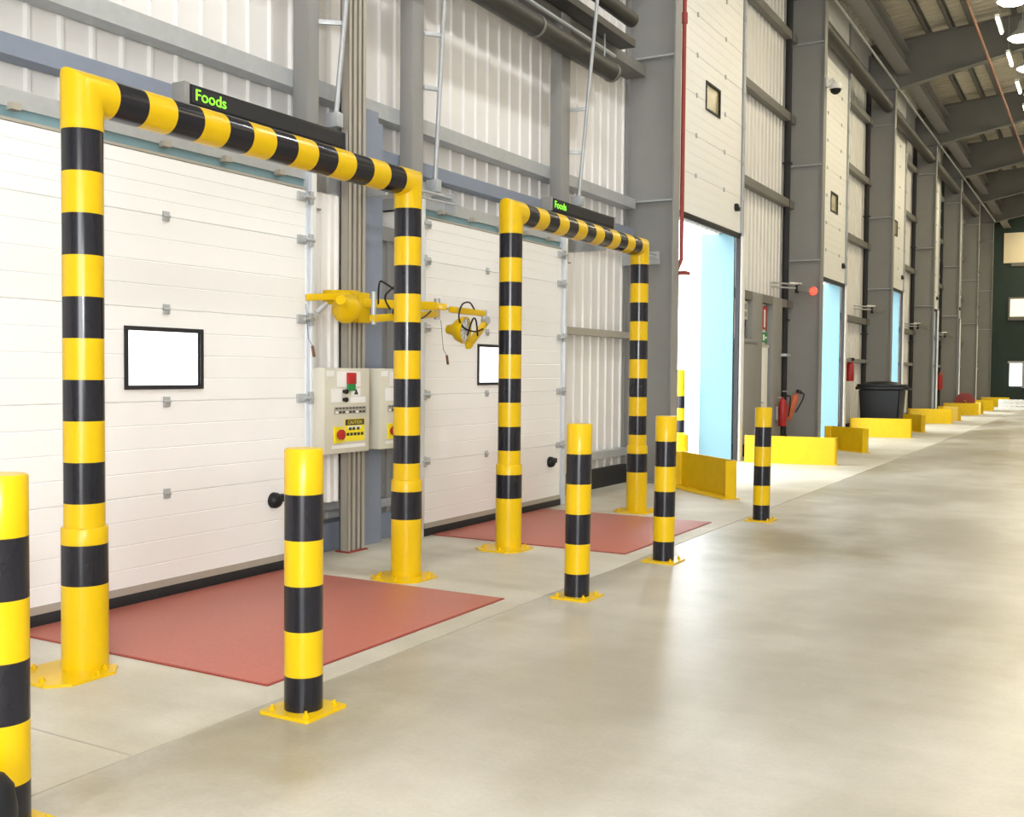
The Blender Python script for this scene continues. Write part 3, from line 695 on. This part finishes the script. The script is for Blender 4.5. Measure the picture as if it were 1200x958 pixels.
# ------------------------------------------------------------------ floor guards beside the drive-in doors (steel channels on edge)
def guard(x0, y0, x1, y1, side, label, i):
    """web from (x0,y0) to (x1,y1); lips returned to the given side"""
    L = math.hypot(x1-x0, y1-y0); a = math.atan2(y1-y0, x1-x0)
    root = thing('door_guard', (x0, y0, 0), label, 'guard rail', 'yellow floor guards beside the doorways', rz=a)
    lip, R, t, H = .17, .05, .022, .48
    s = side
    path = [(0, s*lip), (0, s*R)] + [(R-R*math.cos(q), s*(R-R*math.sin(q))) for q in (PI/8, PI/4, 3*PI/8)] + [(R, 0), (L-R, 0)] + [(L-R+R*math.sin(q), s*(R-R*math.cos(q))) for q in (PI/8, PI/4, 3*PI/8)] + [(L, s*R), (L, s*lip)]
    inner = [(t, s*lip), (t, s*R)] + [(R-(R-t)*math.cos(q), s*(R-(R-t)*math.sin(q))) for q in (PI/8, PI/4, 3*PI/8)] + [(R, s*t), (L-R, s*t)] + [(L-R+(R-t)*math.sin(q), s*(R-(R-t)*math.cos(q))) for q in (PI/8, PI/4, 3*PI/8)] + [(L-t, s*R), (L-t, s*lip)]
    b = N(); lo, hi = [], []
    n = len(path)
    V = [[b.verts.new((x, y, z)) for x, y in P] for P in (path, inner) for z in (.012, H)]   # out-lo, out-hi, in-lo, in-hi
    for k in range(n-1):
        b.faces.new((V[0][k], V[0][k+1], V[1][k+1], V[1][k])); b.faces.new((V[2][k], V[3][k], V[3][k+1], V[2][k+1]))
        b.faces.new((V[1][k], V[1][k+1], V[3][k+1], V[3][k])); b.faces.new((V[0][k], V[2][k], V[2][k+1], V[0][k+1]))
    for k in (0, n-1): b.faces.new((V[0][k], V[1][k], V[3][k], V[2][k]))
    bmesh.ops.recalc_face_normals(b, faces=b.faces)
    obj('channel', b, 'gyellow', root)
    b = N(); prism(b, [(-.02, s*-.02), (L+.02, s*-.02), (L+.02, s*(lip+.05)), (L*.5, s*(lip+.10)), (-.02, s*(lip+.05))], 0, .012); obj('base_flange', b, 'gyellow', root)
    for u in (.25, .5, .75):
        b = N(); lathe(b, [(0, 0), (.016, 0), (.016, .012), (.008, .012), (.008, .022), (0, .022)], 6, 0, Matrix.Translation((L*u, s*(lip*.62), .012))); obj('bolt', b, 'gyellow', root)
    return root
GU = [(-5.15, 13.93, -3.99, 12.78, -1, 'slanted yellow floor guard at the foot of the first big column'),
      (-5.58, 18.21, -4.03, 18.48, 1, 'yellow floor guard behind the farthest striped bollard'),
      (-5.08, 22.74, -4.14, 21.93, -1, 'slanted yellow floor guard at the foot of the second big column'),
      (-5.66, 27.34, -4.20, 27.62, 1, 'yellow floor guard in front of the large black bin'),
      (-5.08, 31.3, -4.30, 30.65, -1, 'slanted yellow guard just right of the guard before the black bin'),
      (-5.65, 36.40, -4.35, 36.76, 1, 'yellow floor guard next beyond the black bin'),
      (-5.08, 39.9, -4.35, 39.25, -1, 'slanted yellow guard at the fourth big column'),
      (-5.65, 44.9, -4.40, 45.3, 1, 'yellow floor guard before the red hose reel'),
      (-5.08, 47.4, -4.35, 46.8, -1, 'slanted yellow guard beyond the red hose reel'),
      (-5.60, 51.4, -4.4, 51.8, 1, 'second farthest yellow floor guard'),
      (-5.60, 58.6, -4.3, 59.0, 1, 'farthest yellow floor guard against the dark end wall')]
for i, g in enumerate(GU): guard(*g, i)

# striped post outside the open doorway
t = thing('striped_post', (-6.72, 18.02, 0), 'striped post seen outside through the bright open doorway', 'bollard')
b = N(); r = .085; zs = [.0, .5, .72, .94, 1.16, 1.38, 1.62]; lathe(b, [(0, 0)] + [(r, z) for z in zs] + [(r*.9, 1.635), (0, 1.64)], 28, [0, 0, 1, 0, 1, 0, 0, 0, 0, 0])
obj('post', b, ['yellow', 'black'], t)
b = N(); lathe(b, [(0, -.02), (.16, -.02), (.16, .46), (.10, .5)], 28, 0); obj('sleeve', b, 'yellow', t)

# ------------------------------------------------------------------ black wheeled bin
t = thing('wheeled_bin', (-5.12, 28.7, 0), 'large black wheeled bin behind the yellow floor guard', 'bin')
def taper(b, x0, x1, y0, y1, z0, z1, k, mi=0, bev=.03):
    q = bmesh.new(); box(q, x0, x1, y0, y1, z0, z1, mi)
    cx, cy = (x0+x1)/2, (y0+y1)/2
    for v in q.verts:
        if v.co.z < (z0+z1)/2: v.co.x = cx+(v.co.x-cx)*k; v.co.y = cy+(v.co.y-cy)*k
    bmesh.ops.bevel(q, geom=list(q.edges), offset=bev, segments=3, affect='EDGES'); merge(b, q, mi)
b = N(); taper(b, -.53, .53, -.42, .42, .16, 1.22, .86, 0, .05); obj('body', b, 'plastic', t)
b = N(); box(b, -.60, .60, -.47, .47, 1.19, 1.27, bev=.02); obj('rim', b, 'plastic', t)
b = N(); box(b, -.57, .57, -.45, .45, 1.27, 1.33, bev=.025); lathe(b, [(.5, 0), (.42, .06), (.2, .085), (0, .09)], 28, 0, Matrix.Translation((0, 0, 1.32)) @ Matrix.Diagonal((1, .8, 1, 1))); obj('lid', b, 'plastic', t)
b = N(); sweep(b, [(.55, -.3, 1.2), (.68, -.3, 1.21), (.68, .3, 1.21), (.55, .3, 1.2)], .02, 10); obj('handle', b, 'plastic', t)
for sx in (-1, 1):
    for sy in (-1, 1):
        b = N(); sweep(b, [(sx*.36-.03, sy*.27, .08), (sx*.36+.03, sy*.27, .08)], .08, 18); box(b, sx*.36-.045, sx*.36+.045, sy*.27-.03, sy*.27+.03, .08, .2); obj('wheel', b, 'rubber', t)

# ------------------------------------------------------------------ wall bits between the first open doorway and the second column
def ext(loc, m, rz, lean, label):
    t = thing('fire_extinguisher', loc, label, 'fire extinguisher', 'fire extinguishers beside the second column', rz)
    b = N(); lathe(b, [(0, 0), (.075, 0), (.085, .02), (.085, .45), (.06, .53), (.028, .56), (.028, .6), (0, .6)], 22, 0, Matrix.Rotation(lean, 4, 'Y')); obj('cylinder', b, m, t)
    b = N(); box(b, -.02, .10, -.02, .02, .6, .625, mtx=Matrix.Rotation(lean, 4, 'Y'), bev=.004); box(b, -.02, .09, -.02, .02, .65, .668, mtx=Matrix.Rotation(lean, 4, 'Y'), bev=.004); box(b, -.02, .02, -.02, .02, .6, .67, mtx=Matrix.Rotation(lean, 4, 'Y')); obj('valve_handle', b, 'plastic', t)
    b = N(); cable(b, [Matrix.Rotation(lean, 4, 'Y') @ Vector(p) for p in ((.03, 0, .62), (.14, .02, .62), (.15, .03, .45), (.11, .03, .2))], .014); obj('hose', b, 'plastic', t)
    b = N(); box(b, -.12, -.08, -.06, .06, .12, .4); box(b, -.10, .0, -.02, .02, .58, .6); obj_each('wall_bracket', b, 'gal', t)
    return t
ext((-5.79, 21.48, .5), 'red', 0, 0, 'dark red fire extinguisher hanging upright left of the second column')
ext((-5.86, 22.08, .62), 'orange', 0, .35, 'orange-red fire extinguisher hanging tilted by the second column')
b = N(); box(b, CLAD+.037, -5.97, 21.3, 22.2, .98, 1.02); struct('wall_rail_beam', b, 'gal')
def sign(name, x, y0, y1, z0, z1, m, label, marks=()):
    t = thing(name, (x, (y0+y1)/2, z0), label, 'sign')
    b = N(); box(b, x-.012, x, y0, y1, z0, z1, bev=.002); obj('panel', b, m, t, world=True)
    for a, c, e, f, mm in marks: 
        b = N(); box(b, x+.0003, x+.003, y0+(y1-y0)*a, y0+(y1-y0)*c, z0+(z1-z0)*e, z0+(z1-z0)*f); obj('pictogram', b, mm, t, world=True)
# grey cladding posts of the inset side door
for yy, wd in ((19.72, .66), (21.12, .70)):
    b = N(); box(b, -6.06, -5.92, yy, yy+wd, 0, 3.14, bev=.004); struct('steel_pillar', b, 'steel')
d = empty('door_9', (-6.0, 20.2, 0), kind='structure')
b = N(); box(b, -6.05, -5.99, 20.54, 21.04, 0, 2.1, bev=.004); obj('door_leaf', b, 'white', d, world=True)
b = N(); box(b, -6.05, -5.985, 20.40, 20.54, 0, 2.12); box(b, -6.05, -5.985, 20.40, 21.08, 2.1, 2.16, 1); obj('door_frame', b, ['rubber', 'cream'], d, world=True)
b = N(); sweep(b, [(-5.96, 20.60, 1.0), (-5.96, 20.70, 1.0)], .012, 8); sweep(b, [(-5.99, 20.60, 1.0), (-5.96, 20.60, 1.0)], .012, 8); obj('door_handle', b, 'gal', d, world=True)
sign('fire_sign', -5.975, 20.56, 20.88, 2.46, 2.92, 'red', 'upright red fire notice above the narrow white side door', ((.35, .6, .1, .85, 'white'),))
sign('exit_sign', -5.975, 20.56, 20.92, 2.2, 2.40, 'green', 'small green exit sign under the red notice over the side door', ((.15, .45, .2, .8, 'white'), (.55, .9, .4, .6, 'white')))
sign('notice_board', -5.975, 19.25, 19.58, 2.6, 2.95, 'cream', 'small pale notice beside the bright open doorway', ((.15, .85, .55, .85, 'steel'), (.15, .85, .15, .42, 'steel')))
b = N(); box(b, CLAD+.037, -5.8, 18.75, 19.65, .27, 2.15, bev=.01); box(b, -6.0, -5.78, 18.7, 19.68, 2.15, 2.22, bev=.006); tag(obj('wall_cabinet', b, 'steel'), 'grey wall cabinet right of the bright open doorway', 'cabinet')
t = thing('call_point', (-5.9, 21.75, 2.05), 'small red and yellow alarm unit left of the second column', 'alarm')
b = N(); box(b, -6.06, -5.93, 21.63, 21.87, 2.0, 2.2, bev=.01); obj('unit', b, 'orange', t, world=True)
b = N(); box(b, -6.0, -5.80, 21.72, 22.1, 1.94, 2.0, bev=.008); obj('shelf_bracket', b, 'gal', t, world=True)

# dock traffic lamps on swing arms, one before each column
def dock_lamp(y, z, label, lit, i):
    t = thing('dock_arm_light', (-5.9, y, z), label, 'dock light', 'swing arm lights beside the drive-in doors')
    b = N(); sweep(b, [(CLAD+.05, y-1.2, z), (-5.78, y-.25, z+.02)], .02, 10); sweep(b, [(CLAD+.05, y-1.1, z-.08), (-5.78, y-.28, z-.06)], .02, 10); obj('arm', b, 'gal', t, world=True)
    b = N(); sweep(b, [(-5.84, y-.45, z+.03), (-5.74, y+.02, z+.05)], .03, 12); obj('arm_tube', b, 'white', t, world=True)
    b = N(); sweep(b, [(-5.77, y-.18, z+.02), (-5.77, y-.18, z-.16)], .04, 12); obj_each('pivot', b, 'plastic', t, world=True)
    b = N(); bar(b, (-5.76, y-.16, z-.03), (-5.44, y-.12, z-.12), .10, .14); obj('lamp_body', b, 'dsteel', t, world=True)
    if lit:
        b = N(); lathe(b, [(0, .05), (.06, .04), (.085, .0), (.085, -.05), (0, -.05)], 18, 0, Matrix.Translation((-5.43, y-.14, z-.12)) @ Matrix.Rotation(PI/2, 4, 'Y') @ Matrix.Rotation(PI/3, 4, 'X')); obj('lens', b, 'redlens', t, world=True)
dock_lamp(22.55, 3.45, 'swing arm lamp with a glowing red end on the second big column', True, 0)
dock_lamp(30.7, 3.45, 'unlit swing arm lamp on the third big column above the black bin', False, 1)
dock_lamp(38.9, 3.33, 'unlit swing arm lamp on the fourth big column', False, 2)
dock_lamp(45.9, 3.27, 'unlit swing arm lamp on the fifth big column', False, 3)
# dome camera near the top of the second column
t = thing('dome_camera', (-5.28, 22.8, 7.6), 'white dome camera high on the second big column', 'camera')
b = N(); box(b, -5.34, -5.28, 22.74, 22.86, 7.66, 7.86, bev=.01); sweep(b, [(-5.29, 22.8, 7.78), (-5.2, 22.8, 7.82), (-5.14, 22.8, 7.72)], .03, 12); obj_each('bracket', b, 'white', t, world=True)
b = N(); lathe(b, [(0, .12), (.10, .11), (.14, .04), (.14, -.02), (.12, -.02)], 22, 0, Matrix.Translation((-5.14, 22.8, 7.62))); obj('housing', b, 'white', t, world=True)
b = N(); lathe(b, [(.115, -.02), (.10, -.08), (.05, -.12), (0, -.13)], 22, 0, Matrix.Translation((-5.14, 22.8, 7.62))); obj('dome', b, 'plastic', t, world=True)

# red items beyond the second drive-in door
t = thing('fire_hose_reel', (-5.5, 46.6, .55), 'red fire hose reel low on the wall near the far end', 'hose reel')
b = N(); lathe(b, [(.08, -.12), (.38, -.12), (.38, -.09), (.2, -.08), (.2, .08), (.38, .09), (.38, .12), (.08, .12), (.08, -.12)], 32, 0, Matrix.Translation((-5.0, 46.0, .5)) @ Matrix.Rotation(PI/2, 4, 'X')); obj('drum', b, 'redpipe', t, world=True)
b = N(); box(b, -5.34, -4.95, 45.96, 46.04, .46, .54); obj_each('bracket', b, 'redpipe', t, world=True)
b = N()
for k in range(4):
    rr = .23+.03*k; sweep(b, [(-5.0+rr*math.cos(q*PI/12), 46.0-.05+.03*k, .5+rr*math.sin(q*PI/12)) for q in range(25)], .018, 8, caps=False)
obj('hose', b, 'red', t, world=True)
t = thing('fire_extinguisher', (-5.96, 28.75, 1.4), 'red extinguisher on the wall above the left side of the black bin', 'fire extinguisher')
b = N(); lathe(b, [(0, 0), (.09, 0), (.1, .03), (.1, .42), (.06, .52), (0, .54)], 20, 0); obj('cylinder', b, 'red', t)
b = N(); box(b, -.03, .1, -.03, .03, .54, .62, bev=.01); obj('valve_handle', b, 'plastic', t)
b = N(); box(b, -.1, -.06, -.06, .06, .02, .5); obj('wall_bracket', b, 'orange', t)
t = thing('fire_extinguisher', (-5.9, 45.6, 1.0), 'tiny red extinguisher on the wall before the fifth column', 'fire extinguisher')
b = N(); lathe(b, [(0, 0), (.09, 0), (.1, .03), (.1, .5), (.05, .62), (0, .64)], 16, 0); obj('cylinder', b, 'red', t)
b = N(); box(b, -.03, .1, -.03, .03, .62, .7, bev=.01); box(b, -.14, -.09, -.05, .05, .1, .5); obj('valve_handle', b, 'orange', t)
# pale low pallets on the far floor
for k, (x, y, lab) in enumerate(((-3.9, 55.5, 'pale low pallet stack on the far floor at the right edge'), (-2.3, 56.5, 'pale low pallet stack cut by the right edge of the photo'))):
    t = thing('pallet_stack', (x, y, 0), lab, 'pallet', 'pale pallets on the far floor')
    for z in (0, .15, .30):
        b = N()
        for q in range(6): box(b, -.6+.21*q, -.45+.21*q, -.5, .5, z+.12, z+.142)
        for q in (-.45, 0, .45): box(b, -.6, .6, q-.05, q+.05, z+.02, z+.12)
        for q in (-.45, 0, .45): box(b, -.6, .6, q-.05, q+.05, z, z+.02)
        obj('pallet', b, 'white', t)
# ------------------------------------------------------------------ high-bay lamps in a row along the roof
LX, LZ = -2.05, 10.0
def highbay(i, y, label):
    t = thing('high_bay_lamp', (LX, y, LZ), label, 'ceiling lamp', 'glowing lamps along the roof')
    b = N(); lathe(b, [(0, .42), (.06, .42), (.09, .36), (.11, .24), (.30, .06), (.345, 0), (.33, 0), (.30, .05), (.1, .2), (0, .2)], 24, 0); obj('reflector', b, 'gal', t)
    b = N(); lathe(b, [(.32, .01), (.24, -.06), (0, -.10)], 24, 0); obj('lens', b, 'lamp', t)
    b = N(); sweep(b, [(0, 0, .42), (0, 0, roofz(LX)-LZ-.01)], .012, 8); obj('suspension_rod', b, 'gal', t)
ys = [23.3 + 2.95*k for k in range(13)]
ordn = ['topmost', 'second', 'third', 'fourth', 'fifth', 'sixth', 'seventh', 'eighth', 'ninth', 'tenth', 'eleventh', 'twelfth', 'thirteenth']
for i, y in enumerate(ys):
    highbay(i, y, '%s glowing lamp of the row under the roof at the upper right edge' % ('topmost', 'second highest', 'third highest')[i] if i < 3 else 'glowing roof lamp of the row beyond the right edge of the photo')
# slim strip lights beside the row
for i, y in enumerate([27.8, 30.9, 34.0, 37.0]):
    t = thing('strip_light', (-2.45, y, 9.95), 'slim strip light beside the bright roof lamps, %s from the top' % ('first', 'second', 'third', 'fourth')[i], 'strip light', 'slim strip lights beside the roof lamps')
    b = N(); box(b, -.05, .05, -.65, .65, .02, .1, bev=.008); obj('housing', b, 'white', t)
    b = N(); sweep(b, [(0, -.62, 0), (0, .62, 0)], .03, 10); obj('tube', b, 'lamp', t)
    b = N(); sweep(b, [(0, -.5, .1), (0, -.5, 1.2)], .008, 6); sweep(b, [(0, .5, .1), (0, .5, 1.2)], .008, 6); obj('suspension_rod', b, 'gal', t)

# ------------------------------------------------------------------ light
def area(name, loc, rot, sx, sy, e, col, spread=PI):
    l = bpy.data.lights.new(name, 'AREA'); l.shape = 'RECTANGLE'; l.size = sx; l.size_y = sy; l.energy = e; l.color = col; l.spread = spread
    o = bpy.data.objects.new(name, l); COL.objects.link(o); o.location = loc; o.rotation_euler = rot; return o
WARM = (1, .86, .58); NEUT = (.97, .98, 1)
yy = -5.
k = 0
while yy < 62:      # the lamp row continues over and behind the camera
    near = yy < 16
    area('lamp_or_fill_light', (LX, yy, LZ-.1), (0, 0, 0), .5, .5, 170 if near else 105, NEUT if near else WARM); yy += 2.95*2
for x in (4.5, 10.5):
    for yy in (-3, 6, 15, 26, 40, 54): area('lamp_or_fill_light', (x, yy, 10.6), (0, 0, 0), .8, .8, 170 if yy < 12 else 110, NEUT if yy < 12 else WARM)
area('lamp_or_fill_light', (-2.0, 63.6, 9.9), (.5, 0, 0), .5, .5, 160, WARM)  # added fill without a fixture, brightens the far end wall
# added fill light, set in an invented doorway behind the camera
area('back_fill', (4, -7.9, 2.6), (PI/2, 0, 0), 6, 4.6, 450, (1, .98, .97))
l = bpy.data.lights.new('camera_flash', 'POINT'); l.energy = 440; l.shadow_soft_size = .14; l.color = (.98, .99, 1)
o = bpy.data.objects.new('camera_flash', l); COL.objects.link(o); o.location = (.12, -.15, 2.25)

w = bpy.data.worlds.new('sky'); S.world = w; w.use_nodes = True
bg = w.node_tree.nodes['Background']; sky = w.node_tree.nodes.new('ShaderNodeTexSky'); sky.sky_type = 'HOSEK_WILKIE'; sky.turbidity = 6; sky.ground_albedo = .5
sky.sun_direction = (.3, -.5, .8)
mix = w.node_tree.nodes.new('ShaderNodeMix'); mix.data_type = 'RGBA'; mix.inputs[0].default_value = .75
w.node_tree.links.new(sky.outputs[0], mix.inputs[6]); mix.inputs[7].default_value = (.93, .97, 1, 1)
w.node_tree.links.new(mix.outputs[2], bg.inputs[0]); bg.inputs[1].default_value = 10.
# portals at the doorways
for y0, y1, h in DRIVE[:4]:
    o = area('door_portal', (CLAD-.1, (y0+y1)/2, h/2), (0, -PI/2, 0), h, y1-y0, 1, (1, 1, 1)); o.data.cycles.is_portal = True

# ------------------------------------------------------------------ camera
f, yaw, pitch, roll = 1228.1, .5161, .0349, .0084
cy, sy, cp, sp = math.cos(yaw), math.sin(yaw), math.cos(pitch), math.sin(pitch)
fw = Vector((-sy*cp, cy*cp, -sp)); r = Vector((cy, sy, 0)); u = r.cross(fw)
r2 = r*math.cos(roll)+u*math.sin(roll); u2 = u*math.cos(roll)-r*math.sin(roll)
cam = bpy.data.cameras.new('camera'); co = bpy.data.objects.new('camera', cam); COL.objects.link(co)
co.matrix_world = Matrix(((r2.x, u2.x, -fw.x, 0), (r2.y, u2.y, -fw.y, 0), (r2.z, u2.z, -fw.z, 1.57), (0, 0, 0, 1)))
cam.sensor_width = 36; cam.lens = f/1200*36; cam.clip_end = 300
S.camera = co
S.view_settings.view_transform = 'Standard'; S.view_settings.look = 'None'; S.view_settings.gamma = 1; S.view_settings.use_curve_mapping = False
S.view_settings.exposure = .27
S.cycles.use_denoising = True
S.cycles.max_bounces = 8
S.cycles.sample_clamp_indirect = 8
